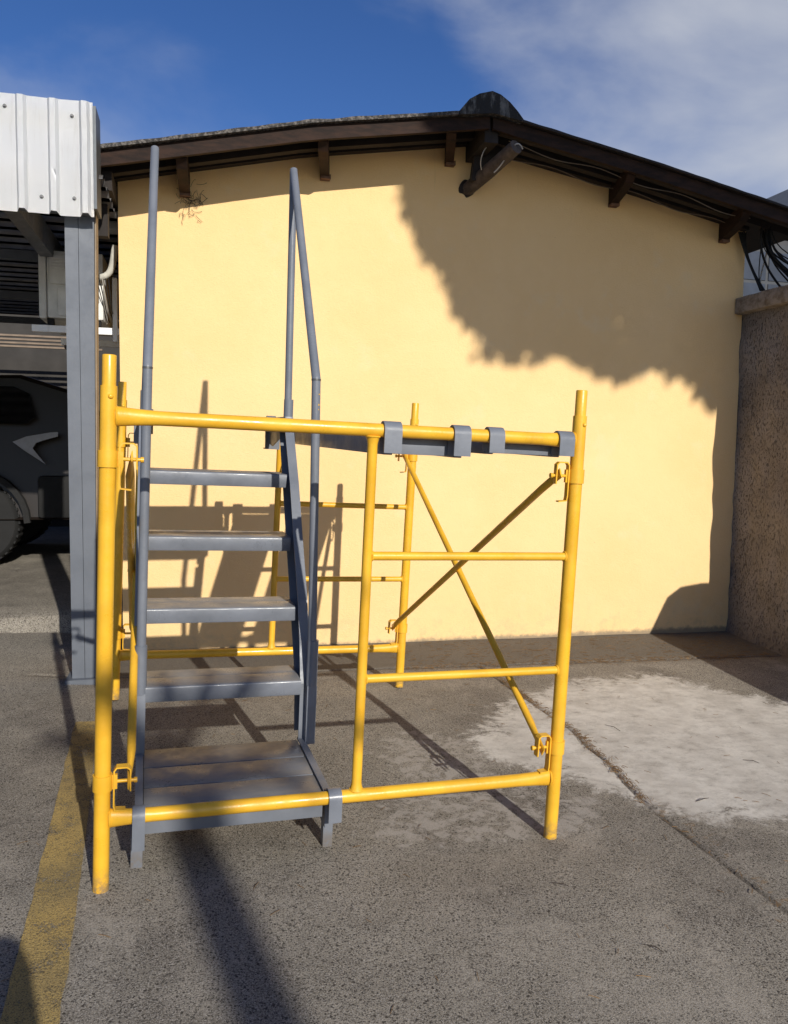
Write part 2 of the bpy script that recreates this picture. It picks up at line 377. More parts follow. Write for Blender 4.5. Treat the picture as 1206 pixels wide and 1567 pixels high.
# ------------------------------------------------------------------ yellow building
WY = 5.25
LX = [-.62, -.52, .68, 1.58, 1.80]; LZ = [3.036, 3.058, 3.329, 3.479, 3.515]
RX = [1.80, 1.972, 2.957, 4.027, 4.36]; RZ = [3.515, 3.483, 3.318, 3.112, 3.047]
RPX = LX+RX[1:]; RPZ = LZ+RZ[1:]
def rz(x): return interp(x, RPX, RPZ)
B = empty('yellow_building', (1.75, 5.25, 0), 'long low building with pale yellow plastered gable end and dark shallow roof', 'building')
def bpart(name, bm, m_, smooth=True, parent=None):
    o = link(name, bm, m_, None, smooth); o.parent = parent or B; o.matrix_parent_inverse = (Matrix.Translation((-1.75, -5.25, 0)) if parent is None else Matrix()); return o
# gable wall with slightly uneven surface
bm = NB(); cols = []
NX, NZ = 110, 84
for i in range(NX+1):
    x = -.47 + (4.0+.47)*i/NX; zt = rz(x)-.012; c_ = []
    for j in range(NZ+1):
        zz = -.15+(zt+.15)*j/NZ
        c_.append(bm.verts.new((x, WY+.006*noise.noise(Vector((x*1.1, zz*1.1, 0)))+.0025*noise.noise(Vector((x*6, zz*6, 2))), zz)))
    cols.append(c_)
for a, b in zip(cols, cols[1:]):
    for j in range(NZ): bm.faces.new([a[j], b[j], b[j+1], a[j+1]])
for ed in (cols[0], cols[-1]):
    back = [bm.verts.new((v.co.x, 11.5, v.co.z if v.co.z < 3 else v.co.z)) for v in ed]
    for j in range(NZ): bm.faces.new([ed[j], ed[j+1], back[j+1], back[j]])
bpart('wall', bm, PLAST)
# roof sheets, battens, fascia
def strip(bm, x0, x1, y0, y1, ztop, zbot, n=14, wob=0):
    xs_ = [x0+(x1-x0)*i/n for i in range(n+1)]
    poly = [(x, rz(x)+ztop+(wob*noise.noise(Vector((x*7, y0, 1))) if wob else 0)) for x in xs_] + [(x, rz(x)+zbot) for x in reversed(xs_)]
    return prism(bm, poly, 1, y0, y1)
for x0, x1 in ((-.62, 1.79), (1.81, 4.36)):
    bpart('roof_sheet', strip(NB(), x0, x1, 4.80, 11.5, .022 if x0 < 0 else .016, .002, 60, .006 if x0 < 0 else .004), ROOFM if x0 < 0 else DKBR, False)
    bpart('fascia_board', strip(NB(), x0+(.03 if x0 < 0 else 0), x1, 4.835, 4.862, -.001, -.082, 14), BROWN, False)
    bpart('batten', strip(NB(), x0+.08, x1, 4.93, 4.985, -.001, -.040, 14), DKBR, False)
    bpart('batten', strip(NB(), x0+.08, x1, 5.06, 5.12, -.001, -.055, 14), DKBR, False)
    bpart('wall_plate', strip(NB(), x0+.08, min(x1, 3.98), 5.19, 5.247, -.001, -.045, 14), DKBR, False)
bpart('eave_board', box(NB(), -.625, -.595, 4.84, 9, 2.90, 3.03), BROWN, False)
bpart('eave_beam', box(NB(), -.60, -.475, 4.95, 9, 2.88, 2.99), DKBR, False)
# ridge cap: rounded hollow ridge tile end
bm = NB(); pr = [(1.575, 3.50), (1.635, 3.572), (1.70, 3.612), (1.784, 3.637), (1.84, 3.622), (1.90, 3.585), (1.955, 3.535), (1.995, 3.49)]
prism(bm, pr + [(1.995, 3.478), (1.80, 3.505), (1.575, 3.474)], 1, 4.785, 11.4)
bpart('ridge_cap', bm, CONCD, False)
# curved purlin brackets under the verge
def bracket(xw, zw, xf, h=.15, w=.062):
    bm = NB(); n = 8; A_ = []
    zt = rz(xf)-.03
    front = [(4.868, zt), (4.868, zt-.055)]
    curve = [(4.868+(5.25-4.868)*t, (zt-.055)+(zw-(zt-.055))*(t**.38)) for t in [i/n for i in range(1, n+1)]]
    poly = [(4.868, zt), (5.25, zt)] + [(y, z_) for y, z_ in reversed(curve)] + [(4.868, zt-.055)]
    for sx in (0, 1):
        A_.append([bm.verts.new(((xf+(xw-xf)*min(1, max(0, (y-4.868)/.382)))+(sx-.5)*w, y, z_)) for y, z_ in poly])
    bm.faces.new(A_[0]); bm.faces.new(A_[1][::-1]); k = len(poly)
    for i in range(k): bm.faces.new([A_[0][i], A_[1][i], A_[1][(i+1) % k], A_[0][(i+1) % k]])
    b = bpart('bracket', bm, BROWN, False)
    bm = NB(); box(bm, xw-.032, xw+.032, 5.20, 5.256, zw-.012, zw+.016); bpart('bracket_foot', bm, RUST, False)
RUST = plain('rusty_mortar', (.20, .11, .07), .9, 0, .5, 25, .6)
for a in [(-.071, 2.976, -.085), (.811, 3.163, .74), (1.656, 3.333, 1.55), (2.884, 3.173, 2.81), (3.796, 2.992, 3.71)]: bracket(*a)
# ridge strut assembly
bm = NB(); tube(bm, [(1.79, 5.26, 3.185), (1.87, 5.02, 3.25), (1.955, 4.80, 3.325)], [.046, .050, .046], 10)
bpart('strut', bm, plain('weathered_strut', (.10, .075, .06), .8, 0, .5, 20, .5))
bm = NB(); prism(bm, [(1.765, 3.20), (1.80, 3.20), (1.98, 3.42), (1.98, 3.47), (1.80, 3.47)], 1, 5.10, 5.14); bpart('ridge_plate', bm, DKBR, False)
bm = NB(); box(bm, 1.77, 1.86, 4.87, 5.24, 3.36, 3.50); bpart('ridge_beam', bm, DKBR, False)
bm = NB(); bmesh.ops.create_icosphere(bm, subdivisions=3, radius=.05, matrix=Matrix.Translation((1.79, 5.25, 3.195)) @ Matrix.Diagonal((1.1, .5, 1.2, 1)))
for v in bm.verts: v.co += Vector((1, .3, 1))*.014*noise.noise(v.co*30)
bpart('broken_socket', bm, DKBR)

random.seed(21); bm = NB()
for k in range(46):
    x, z_ = -.055+random.gauss(.02, .035), 2.965+random.gauss(-.03, .05); a = random.uniform(0, 6.28); L_ = random.uniform(.02, .07)
    p0 = Vector((x, 5.240, z_)); p3 = p0+Vector((math.cos(a)*L_, 0, math.sin(a)*L_))
    tube(bm, bez(p0, p0+Vector((random.gauss(0, .02), -.006, random.gauss(0, .02))), p3+Vector((random.gauss(0, .015), -.004, random.gauss(0, .015))), p3, 5), .0012, 4)
tag(link('dried_roots', bm, DKBR), 'scribble of dried roots on the plaster below the leftmost roof bracket', 'roots')
# wires about the ridge and the right-hand corner
GREYW = plain('pale_cable_sheath', (.45, .42, .37), .6)
def wire(pts, r, m_, label, cat='cable', name='cable', group=None):
    bm = NB(); tube(bm, pts, r, 6); return tag(link(name, bm, m_), label, cat, group)
wire(bez((1.885, 4.99, 3.42), (1.78, 4.92, 3.36), (1.76, 4.95, 3.28), (1.80, 5.0, 3.235), 12), .0035, GREYW, 'thin pale wire curving left of the ridge strut under the gable peak')
wire(bez((1.86, 4.93, 3.20), (1.93, 4.86, 3.26), (1.93, 4.76, 3.40), (2.0, 4.80, 3.315), 14), .0045, GREYW, 'thicker pale wire looped over the ridge strut end under the gable peak')
for k, (dy, dz, s) in enumerate([(4.99, -.062, 'upper pale cable sagging below the right roof slope'), (5.15, -.075, 'lower pale cable lying along the top of the yellow wall, right slope')]):
    pts = []
    for i in range(40):
        x = 1.98+1.85*i/39; pts.append((x, dy, rz(x)+dz+.012-.03*(math.sin(i*.23+k*1.3)**2)))
    wire(pts, .003, plain('dull_cable_sheath', (.25, .22, .19), .6) if k == 0 else plain('brown_cable_sheath', (.2, .15, .11), .6), s)
CB = empty('cable_bundle', (4.06, 4.9, 2.6), 'bundle of black cables dropping from the roof corner onto the stucco wall coping', 'cables')
CBI = Matrix.Translation((-4.06, -4.9, -2.6))
random.seed(3)
for k in range(13):
    x0 = 4.02+random.uniform(-.05, .10); ya = 5.16-random.uniform(0, .10)
    x1 = 4.04+random.uniform(0, .16); y1 = 5.15-random.uniform(0, .6)
    bm = NB(); pts = bez((x0, ya, 3.08), (x0-.02+random.uniform(-.03, .05), ya, 2.85), (x1-.04, y1+.08, 2.72), (x1, y1, 2.60), 10) + [Vector((x1+.02, y1-.25, 2.598+.01*k % .03)), Vector((x1+.02, y1-.9, 2.60))]
    tube(bm, pts, random.choice([.004, .006, .009]), 6)
    o = link('cable', bm, BLACK if k != 4 else GREYW, CB); o.matrix_parent_inverse = CBI
for k in range(5):
    bm = NB(); x = 4.0+.02*k
    tube(bm, bez((3.90+.015*k, 5.20, 3.06), (3.93, 5.18, 2.9), (4.02, 5.16, 2.75), (4.03+.01*k, 5.1, 2.62), 10), .006, 6)
    o = link('cable', bm, BLACK, CB); o.matrix_parent_inverse = CBI

# ------------------------------------------------------------------ right stucco wall
SW = empty('stucco_wall', (4.1, 4.8, 0), 'rough grey stucco boundary wall with concrete coping, right of the yellow gable', 'wall')
def swp(name, bm, m_, sm=True):
    o = link(name, bm, m_, SW, sm); o.matrix_parent_inverse = Matrix.Translation((-4.1, -4.8, 0)); return o
bm = NB(); cols = []
for i in range(31):
    y = 4.37+(5.27-4.37)*i/30; c_ = []
    for j in range(71):
        zz = -.15+2.64*j/70
        c_.append(bm.verts.new((4.0+.022*noise.noise(Vector((1, y*2.5, zz*2.5)))+.012*noise.noise(Vector((5, y*9, zz*7)))-(.03*max(0, 1-zz/.15)), y, zz)))
    cols.append(c_)
for a, b in zip(cols, cols[1:]):
    for j in range(70): bm.faces.new([a[j], b[j], b[j+1], a[j+1]])
fr = cols[0]; bk = [bm.verts.new((4.16, 4.37, v.co.z)) for v in fr]
for j in range(70): bm.faces.new([fr[j], fr[j+1], bk[j+1], bk[j]])
bk2 = [bm.verts.new((4.16, 5.27, v.co.z)) for v in fr]
for j in range(70): bm.faces.new([bk[j], bk[j+1], bk2[j+1], bk2[j]])
bm.faces.new([fr[-1]] + [c_[-1] for c_ in cols[1:]] + [bk2[-1], bk[-1]])
swp('wall_face', bm, STUC)
bm = NB(); box(bm, 3.925, 4.22, 4.33, 5.247, 2.462, 2.585, .018)
bmesh.ops.subdivide_edges(bm, edges=[e for e in bm.edges if e.calc_length() > .5], cuts=14)
for v in bm.verts: v.co += Vector((.008, 0, .010))*noise.noise(v.co*9)
swp('coping', bm, COPE)

# ------------------------------------------------------------------ scaffold (local frame, tilted with the ground)
W_, H_, P_, C1, C2, ZB, ZT, XL, R1, R2, LD = 1.52, 1.507, 1.594, 1.278, .315, .223, 1.422, .786, 1.02, .616, 1.721
def frame(label, yoff, mat, group='yellow scaffold end frames'):
    E_ = empty('scaffold_section', label=label, cat='scaffold frame', group=group, mat=SM @ mat)
    def tb(name, pts, r, n=18): 
        return link(name, tube(NB(), pts, r, n), YEL, E_)
    for x in (0, W_):
        # upright, shoulder, weld beads
        bm = NB(); tube(bm, [(x, 0, 0), (x, 0, .5), (x, 0, 1.0), (x, 0, H_)], .0235, 20); p = link('upright', bm, YEL, E_)
        sp = link('spigot', tube(NB(), [(x, 0, H_-.01), (x, 0, P_-.003), (x, 0, P_)], [.0195, .0195, .018], 18), YEL, p)
        bm = NB(); bmesh.ops.create_icosphere(bm, subdivisions=2, radius=.008, matrix=Matrix.Translation((x+.006, -.022, H_-.03))); link('rivet', bm, YEL, p)
        s = 1 if x == 0 else -1
        for zc in (C1+.022, C2+.022):
            bm = NB()
            rg = [(x+.0262*math.cos(a), .0262*math.sin(a)) for a in [2*math.pi*i/24 for i in range(25)]]
            strap(bm, rg, 2, zc-.024, zc+.024, .004)
            box(bm, x+s*.026-.004 if s > 0 else x-.042, x+.042 if s > 0 else x-.022, -.006, .006, zc-.022, zc+.022)
            lock = link('brace_lock', bm, YEL, E_)
            yb = .012 if yoff == 0 else -.012
            bm = NB(); tube(bm, [(x+s*.030, yb*0, zc), (x+s*.098, yb*0, zc)], .0055, 10); tube(bm, [(x+s*.090, 0, zc), (x+s*.099, 0, zc)], .0085, 10); link('stud', bm, YEL, lock)
            d = -1
            pa = [(x+s*.036, zc-.085), (x+s*.066, zc-.088), (x+s*.036, zc-.086), (x+s*.033, zc-.07), (x+s*.033, zc+.036), (x+s*.040, zc+.046), (x+s*.070, zc+.046), (x+s*.079, zc+.038), (x+s*.080, zc-.028)]
            bm = NB(); strap(bm, [pa[1], pa[0]] + pa[3:], 1, -.011, .009, .0045) if zc > 1 else strap(bm, [pa[1], pa[0]] + pa[3:], 1, -.016, .012, .0045)
            link('gravity_latch', bm, YEL, lock)
    def rail(name, z, x0, x1, r, flat=True):
        n = 14; pts = []; rs = []
        for i in range(n+1):
            x = x0+(x1-x0)*i/n; pts.append((x, 0, z)); e = min(x-x0, x1-x)
            k = max(0, 1-e/.09) if flat else 0
            rs.append((r*(1-.05*k), r*(1+.42*k)) )
        bm = NB(); tube(bm, pts, rs, 18); return link(name, bm, YEL, E_)
    def railo(name, z, x0, x1, r, flat=True):
        # ellipse major axis upright: check orientation by building along X with known basis
        bm = NB(); n = 24; m_ = 18; rings = []
        for i in range(n+1):
            x = x0+(x1-x0)*i/n; e = min(x-x0, x1-x); k = max(0, 1-e/.10) if flat else 0; k = k*k*(3-2*k)
            rings.append([bm.verts.new((x, r*(1-.25*k)*math.cos(2*math.pi*q/m_), z+r*(1+.38*k)*math.sin(2*math.pi*q/m_))) for q in range(m_)])
        for a, b in zip(rings, rings[1:]):
            for q in range(m_): bm.faces.new([a[q], a[(q+1) % m_], b[(q+1) % m_], b[q]])
        bm.faces.new(rings[0]); bm.faces.new(rings[-1]); return link(name, bm, YEL, E_)
    railo('top_rail', ZT, .018, W_-.018, .0215); railo('bottom_rail', ZB, .018, W_-.018, .0215)
    bm = NB(); tube(bm, [(XL, 0, ZB+.018), (XL, 0, ZB+.03), (XL, 0, ZB+.045), (XL, 0, ZT-.045), (XL, 0, ZT-.03), (XL, 0, ZT-.018)], [.023, .0195, .0165, .0165, .0195, .023], 16); link('ladder_post', bm, YEL, E_)
    for z_ in (R1, R2): railo('rung', z_, XL+.013, W_-.018, .0142, False)
    def weld(c, ax, r, lab='weld_bead'):
        bm = NB(); pts = []; n = 22
        for i in range(n+1):
            a = 2*math.pi*i/n; q = r*(1+.07*noise.noise(Vector((a*2, c[2]*9, r*99))))
            o_ = (0, q*math.cos(a), q*1.25*math.sin(a)) if ax == 0 else (q*math.cos(a), q*math.sin(a), 0)
            pts.append(Vector(c)+Vector(o_))
        tube(bm, pts, [.0032+.0014*noise.noise(Vector((i*1.7, c[2]*5, r*50))) for i in range(n+1)], 6); link(lab, bm, YEL, E_)
    for x_, s_ in ((0, 1), (W_, -1)):
        for zz in (ZT, ZB): weld((x_+s_*.0225, 0, zz), 0, .0215)
    for zz in (R1, R2): weld((W_-.0225, 0, zz), 0, .0135); weld((XL+.0155, 0, zz), 0, .0125)
    weld((XL, 0, ZB+.021), 2, .0215); weld((XL, 0, ZT-.021), 2, .0215)
    return E_
FN = frame('near yellow tubular scaffold end frame, closest to the camera', 0, Matrix())
FF = frame('far yellow tubular scaffold end frame standing near the yellow wall', 1, Matrix.Translation((-.018, LD, .014)) @ Matrix.Rotation(math.radians(.4), 4, 'Y'))

def brace(x, label, flip):
    E_ = empty('cross_brace', label=label, cat='cross brace', group='scaffold cross braces', mat=SM)
    za, zb = C1+.022, C2+.022
    for k, (z0, z1) in enumerate(((za, zb), (zb, za))):
        dx = (.0095 if k else -.0095)
        a = Vector((x+dx*.4, .0, z0)); b = Vector((x+dx*.4, LD+.0, z1+.012)); d = (b-a).normalized(); up = Vector((1, 0, 0)).cross(d)
        bm = NB(); n = 30; m_ = 12; rings = []; Lb = (b-a).length
        for i in range(n+1):
            t = i/n; s = -.022+t*(Lb+.044); e = min(s+.022, Lb+.022-s); kf = max(0, min(1, 1-(e-.04)/.05)); kf = kf*kf*(3-2*kf)
            c_ = a+d*s + Vector((dx*(1-kf)*.6, 0, 0))
            rx = .0135*(1-kf)+.0028*kf; ru = .0135*(1-kf)+.0185*kf
            rings.append([bm.verts.new(c_+Vector((1, 0, 0))*rx*math.cos(2*math.pi*q/m_)+up*ru*math.sin(2*math.pi*q/m_)) for q in range(m_)])
        for p, q_ in zip(rings, rings[1:]):
            for q in range(m_): bm.faces.new([p[q], p[(q+1) % m_], q_[(q+1) % m_], q_[q]])
        bm.faces.new(rings[0]); bm.faces.new(rings[-1]); link('brace_bar', bm, YEL, E_)
    mid = Vector((x, LD/2, (za+zb)/2+.006)); bm = NB(); tube(bm, [mid-Vector((.024, 0, 0)), mid+Vector((.024, 0, 0))], .006, 10); link('pivot_bolt', bm, YEL, E_)
brace(.070, 'folded-edge-on yellow cross brace on the left side, between the left uprights', 1)
brace(W_-.066, 'yellow X-shaped cross brace on the right side of the scaffold', -1)

# ------------------------------------------------------------------ stair unit
ST = empty('access_stair', label='grey painted steel stair with tall handrails hooked inside the scaffold', cat='stair', mat=SM)
def sp_(name, bm, m_=None, parent=None, sm=True): return link(name, bm, m_ or GRY, parent or ST, sm)
XA, XB = .118, .682
def hook(x0, x1, yr, zr, zend, back, th=.006, r=.0275, side=-1, zback=None):
    """J hook over a tube at (yr,zr): down in front to zend, behind to zback"""
    pa = [(yr+side*r, zend)] + [(yr+side*r*math.cos(a), zr+r*math.sin(a)) for a in [math.pi*i/10 for i in range(11)]] + [(yr-side*r, zback if zback is not None else zr-.02)]
    return strap(NB(), pa, 0, x0, x1, th)
# base: three boards at the level of the bottom rail
for y0, y1 in ((.036, .176), (.182, .334), (.340, .498)):
    t = sp_('tread_board', box(NB(), XA, XB, y0, y1, .176, .2265, .0035), GRT)
for s, x0, x1 in ((-1, .093, .117), (1, .683, .707)):
    bm = NB(); prism(bm, [(.030, .105), (.030, .235), (.485, .235), (.505, .16), (.36, .12)], 0, x0+.009, x1-.009); 
    box(bm, min(x0, x1), max(x0, x1), .031, .50, .228, .2355)
    sp_('side_channel', bm, sm=False)
    hx = (.087, .1235) if s < 0 else (.690, .733)
    sp_('rail_hook', hook(hx[0], hx[1], 0, ZB, .125 if s < 0 else .150, 0, zback=.12), sm=True)
    fx = (.083, .120) if s < 0 else (.704, .738)
    bm = NB(); box(bm, fx[0], fx[1], .098, .134, -.004, .118, .003)
    box(bm, fx[0]-.003, fx[1]+.003, .06, .14, .118, .124)
    sp_('foot', bm)
sp_('front_lip', box(NB(), XA, XB, .029, .0345, .146, .2255, .001))
# four treads of two planks each
treads = [(.452, .474), (.612, .721), (.782, .972), (.928, 1.222)]
for yf, zt in treads:
    t = sp_('tread', strap(NB(), [(yf+.012, zt-.054), (yf+.002, zt-.054), (yf, zt-.050), (yf, zt-.0065), (yf+.0010, zt-.003), (yf+.003, zt-.001), (yf+.0065, zt), (yf+.104, zt)], 0, XA+.002, XB-.002, .003), GRT)
    link('plank', strap(NB(), [(yf+.1085, zt-.012), (yf+.1085, zt-.001), (yf+.112, zt), (yf+.196, zt), (yf+.200, zt-.004), (yf+.200, zt-.05)], 0, XA+.002, XB-.002, .003), GRT, t)
# stringers (channels)
def yfr(z_): return interp(z_, [.235, .45, .6, .75, .93, 1.187, 1.40], [.487, .489, .535, .60, .715, .87, 1.03])
def ybk(z_): return max(.464+(z_-.216)*.61, yfr(z_)+.085)
for s in (-1, 1):
    x0, x1 = (.684, .722) if s > 0 else (.078, .116)
    xw = (x1-.005, x1) if s > 0 else (x0, x0+.005)
    zs = [.235, .45, .6, .75, .93, 1.187, 1.40]
    bm = NB(); prism(bm, [(yfr(z_)+.004, z_) for z_ in zs]+[(ybk(z_)-.004, z_) for z_ in reversed(zs)], 0, *xw)
    for fy in (yfr, ybk):
        strap(bm, [(fy(z_), z_) for z_ in zs], 0, x0, x1, .005)
    sp_('stringer', bm, sm=False)
# landing at the top
LY0, LY1 = 1.09, 1.70
bm = NB(); box(bm, XA+.002, XB-.002, LY0, LY1-.02, 1.418, 1.464, .003); sp_('landing_board', bm, GRT)
for x0, x1 in ((.082, .114), (.686, .722)):
    sp_('landing_side', box(NB(), x0, x1, LY0-.03, LY1-.03, 1.402, 1.470, .002))
    sp_('rail_hook', hook(x0+.016, x1+.026, LD, ZT+.026, 1.365, 0, r=.033, side=1, zback=1.36))
for x0, x1 in ((.05, .10), (.690, .765)):
    bm = NB(); box(bm, x0, x1, LY1-.040, LY1-.034, 1.318, 1.41); box(bm, x0, x1, LY1-.040, LY1+.02, 1.312, 1.318); sp_('end_bracket', bm, GRT, sm=False)
for x in (.095, .712):
    sp_('gusset', prism(NB(), [(1.08, 1.405), (1.64, 1.405), (1.64, 1.34), (1.55, 1.33), (1.35, 1.37), (1.14, 1.34), (1.08, 1.28)], 0, x-.003, x+.003), sm=False)
# handrails
for s in (-1, 1):
    xp = .722 if s > 0 else .103; xt = .702 if s > 0 else .118; zk = 1.598; za = 2.550 if s > 0 else 2.552; ya = 1.17
    hr = empty('handrail'); hr.parent = ST; xk = .693 if s > 0 else .105
    path = [(xp, .462, .46), (xp+(xk-xp)*.2, .462, .7), (xk, .462, zk)]
    link('front_post', tube(NB(), path, .0166, 16), GRY, hr)
    bm = NB(); tube(bm, [(xk, .462, zk-.006), (xk, .462, zk), (xk, .465, zk+.006), (xt, ya-.006, za-.012), (xt, ya, za)], .0166, 16); link('sloping_rail', bm, GRY, hr)
    link('weld_ring', tube(NB(), [(xk, .462, zk-.004), (xk, .462, zk+.003)], .0178, 16), SCREW, hr)
    link('rear_post', tube(NB(), [(xt, ya, za-.006), (xp-.004, ya+.01, 1.47)], .0166, 16), GRY, hr)
    link('sleeve', tube(NB(), [(xp-.002, ya+.01, 1.40), (xp-.002, ya+.01, 1.55)], .0215, 16), GRY, hr)
    bm = NB(); tube(bm, [(xp, .462, .45), (xp, .462, .625)], .0212, 16); link('sleeve', bm, GRY, hr)
    bm = NB(); box(bm, xp-.019, xp+.019, .445, .483, .225, .452, .003); link('lower_post', bm, GRY, hr)
    if s > 0:
        for (zz, ln) in ((1.545, .008), (1.507, .014), (1.49, .009)):
            bm = NB(); strap(bm, [(xk+.001+.0168*math.cos(a), .462+.0168*math.sin(a)) for a in [-1.1+.1*i for i in range(4)]], 2, zz-ln/4, zz+ln/4, .0012); link('paint_scuff', bm, YEL, hr)

# ------------------------------------------------------------------ two scaffold planks hooked on the rails
def plank(x0, x1, hx, label, ztop, zbot, matbox):
    E_ = empty('scaffold_deck', label=label, cat='scaffold deck', group='steel decks bridging the two frames', mat=SM)
    link('deck_panel', box(NB(), x0+.004, x1-.004, .036, LD-.036, ztop-.006, ztop, .002), GRT, E_)
    for xs_ in (x0, x1-.028):
        bm = NB(); box(bm, xs_, xs_+.028, .032, LD-.032, zbot, ztop-.008, .002); link('side_rail', bm, GRY, E_)
    for y in (.034, LD-.062):
        link('end_rail', box(NB(), x0+.029, x1-.029, y, y+.028, zbot+.004, ztop-.010, .002), GRY, E_)
    for y in (.45, .87, 1.29): link('cross_rib', box(NB(), x0+.029, x1-.029, y, y+.03, zbot+.012, ztop-.010), GRY, E_)
    for (a, b) in hx:
        ze = matbox
        link('hook', hook(a, b, 0, ZT, ze, 0, zback=zbot+.01), GRY, E_)
        link('hook', hook(a, b, LD, ZT+.014, ze, 0, side=1, zback=zbot+.01), GRY, E_)
plank(.835, 1.105, [(.816, .874), (1.052, 1.110)], 'left steel deck with its hooks over the top rails, beside the stair', 1.420, 1.345, 1.352)
plank(1.19, 1.468, [(1.176, 1.230), (1.434, 1.490)], 'right steel deck with its hooks over the top rails, by the right upright', 1.420, 1.362, 1.368)

# ------------------------------------------------------------------ carport
CY = 4.42
SH = empty('carport', (-.60, 4.5, .1), 'grey steel carport with white corrugated cladding at the left edge', 'carport')
SHI = Matrix.Translation((.60, -4.5, -.1))
def cp(name, bm, m_, sm=True, parent=None):
    o = link(name, bm, m_, parent or SH, sm); o.matrix_parent_inverse = SHI if parent is None else Matrix(); return o
# column: two channels face to face, base plate
bm = NB()
def leanbox(bm, x0b, x1b, x0t, x1t, y0, y1, z0, z1):
    vs = [bm.verts.new(p) for p in [(x0b, y0, z0), (x1b, y0, z0), (x1b, y1, z0), (x0b, y1, z0), (x0t, y0, z1), (x1t, y0, z1), (x1t, y1, z1), (x0t, y1, z1)]]
    for f in ((0, 1, 2, 3), (4, 5, 6, 7), (0, 1, 5, 4), (1, 2, 6, 5), (2, 3, 7, 6), (3, 0, 4, 7)): bm.faces.new([vs[i] for i in f])
leanbox(bm, -.668, -.604, -.668, -.603, 4.50, 4.62, .10, 2.75); cp('column_channel', bm, COLM, False)
bm = NB(); leanbox(bm, -.602, -.545, -.601, -.522, 4.502, 4.62, .10, 2.75); cp('column_channel', bm, COLM, False)
cp('base_plate', box(NB(), -.70, -.51, 4.46, 4.66, .10, .142), COLM, False)
bm = NB(); leanbox(bm, -.5435, -.538, -.5205, -.514, 4.515, 4.61, .12, 2.7); cp('reflection_strip', bm, TAN, False)  # thin strip coloured as the tan reflection on the column's right side
# cladding: trapezoidal ribs, vertical
bm = NB(); pts = []; x = -.513; pitch = .149; rr = .030
x = -.513
seq = [(-.513, 0)]
k = 0
while x > -7:
    seq += [(x-.014, 0), (x-.026, rr*1.0), (x-.052, rr*1.0), (x-.066, 0), (x-pitch+.001, 0)]
    x -= pitch
top_, bot_ = [], []
for i, (xx, d) in enumerate(seq):
    zt = 3.148+.010*noise.noise(Vector((xx*6, 0, 0)))-(.008 if d > 0 else 0); zb = 2.585+.006*noise.noise(Vector((xx*7, 3, 0)))+(.004 if d > 0 else -.008)
    cs = [bm.verts.new((xx+.002*noise.noise(Vector((xx*3, q, 0))), CY-d+.003*noise.noise(Vector((xx*3, q*1.7, 9))), zb+(zt-zb)*q/8)) for q in range(9)]
    if top_:
        for q in range(8): bm.faces.new([top_[q], cs[q], cs[q+1], top_[q+1]])
    top_ = cs
bmesh.ops.solidify(bm, geom=bm.faces[:], thickness=.0015)
cp('cladding_sheet', bm, WHT, False)
for (xx, zz) in [(-.925, 3.085), (-.612, 3.072), (-.762, 2.66), (-.607, 2.665), (-1.36, 3.08), (-1.21, 2.66), (-1.06, 2.66)]:
    bm = NB(); tube(bm, [(xx, CY+.002, zz), (xx, CY-.004, zz)], .0098, 12); tube(bm, [(xx, CY-.004, zz), (xx, CY-.012, zz)], .0055, 6); cp('screw', bm, SCREW, False)
cp('gable_frame', box(NB(), -7, -.520, 4.43, 4.49, 2.60, 2.70), COLM, False)
cp('gable_frame', box(NB(), -7, -.520, 4.43, 4.47, 3.02, 3.10), COLM, False)
cp('flashing', box(NB(), -.512, -.497, 4.41, 4.60, 2.62, 3.13), plain('galvanised_flashing', (.10, .11, .12), .5, .5), False)
# roof of the carport: corrugated sheet with ribs running left-right, beams running back
bm = NB(); rows = []; y = 4.50; i = 0
while y < 9.35:
    a = [bm.verts.new((xx, y, 2.80+(.03 if i % 4 in (1, 2) else 0))) for xx in (-7.2, -3.8, -.478)]
    if rows:
        for q in (0, 1): bm.faces.new([rows[-1][q], rows[-1][q+1], a[q+1], a[q]])
    rows.append(a); y += (.03, .07, .03, .07)[i % 4]; i += 1
bmesh.ops.solidify(bm, geom=bm.faces[:], thickness=.002)
cp('roof_sheet', bm, plain('galvanised_sheet', (.30, .29, .28), .5, .3), False)
for x0 in (-.98, -2.6, -4.4): cp('beam', box(NB(), x0, x0+.08, 4.50, 9.3, 2.62, 2.77), COLM, False)
for y0 in (6.1, 7.7, 9.2): cp('purlin', box(NB(), -7.1, -.70, y0, y0+.05, 2.70, 2.765), COLM, False)
for (x0, y0) in ((-.80, 9.25), (-4.4, 9.25), (-6.9, 4.5), (-6.9, 9.25), (-4.0, 4.5)): cp('column_channel', box(NB(), x0, x0+.1, y0, y0+.1, .28 if y0 > 5 else .1, 2.8), COLM, False)
cp('dark_fascia_beam', box(NB(), -.70, -.50, 4.95, 5.02, 2.62, 2.80), DKBR, False)
# back wall and slats behind the carport
BW = empty('rear_wall', (-3.5, 11.6, .3), 'dark rear wall behind the parked vehicle with pale slats at its top', 'wall')
BWI = Matrix.Translation((3.5, -11.6, -.3))
o = link('wall_face', box(NB(), -7.5, -.48, 11.6, 11.8, .2, 3.3), DARKIN, BW, False); o.matrix_parent_inverse = BWI
o = link('side_wall', box(NB(), -7.6, -7.4, 4.6, 11.8, .1, 2.9), DARKIN, BW, False); o.matrix_parent_inverse = BWI
for k in range(4):
    y0 = 10.4+.2*k; z0 = 2.71-.02*k
    o = link('slat', box(NB(), -7, -1.2, y0, y0+.05, z0, z0+.022), WOODL, BW, False); o.matrix_parent_inverse = BWI
for x0 in (-1.45, -3.2):
    bm = NB(); box(bm, x0, x0+.05, 9.6, 11.6, 2.50, 2.55); o = link('slat_beam', bm, WOODL, BW, False); o.matrix_parent_inverse = BWI
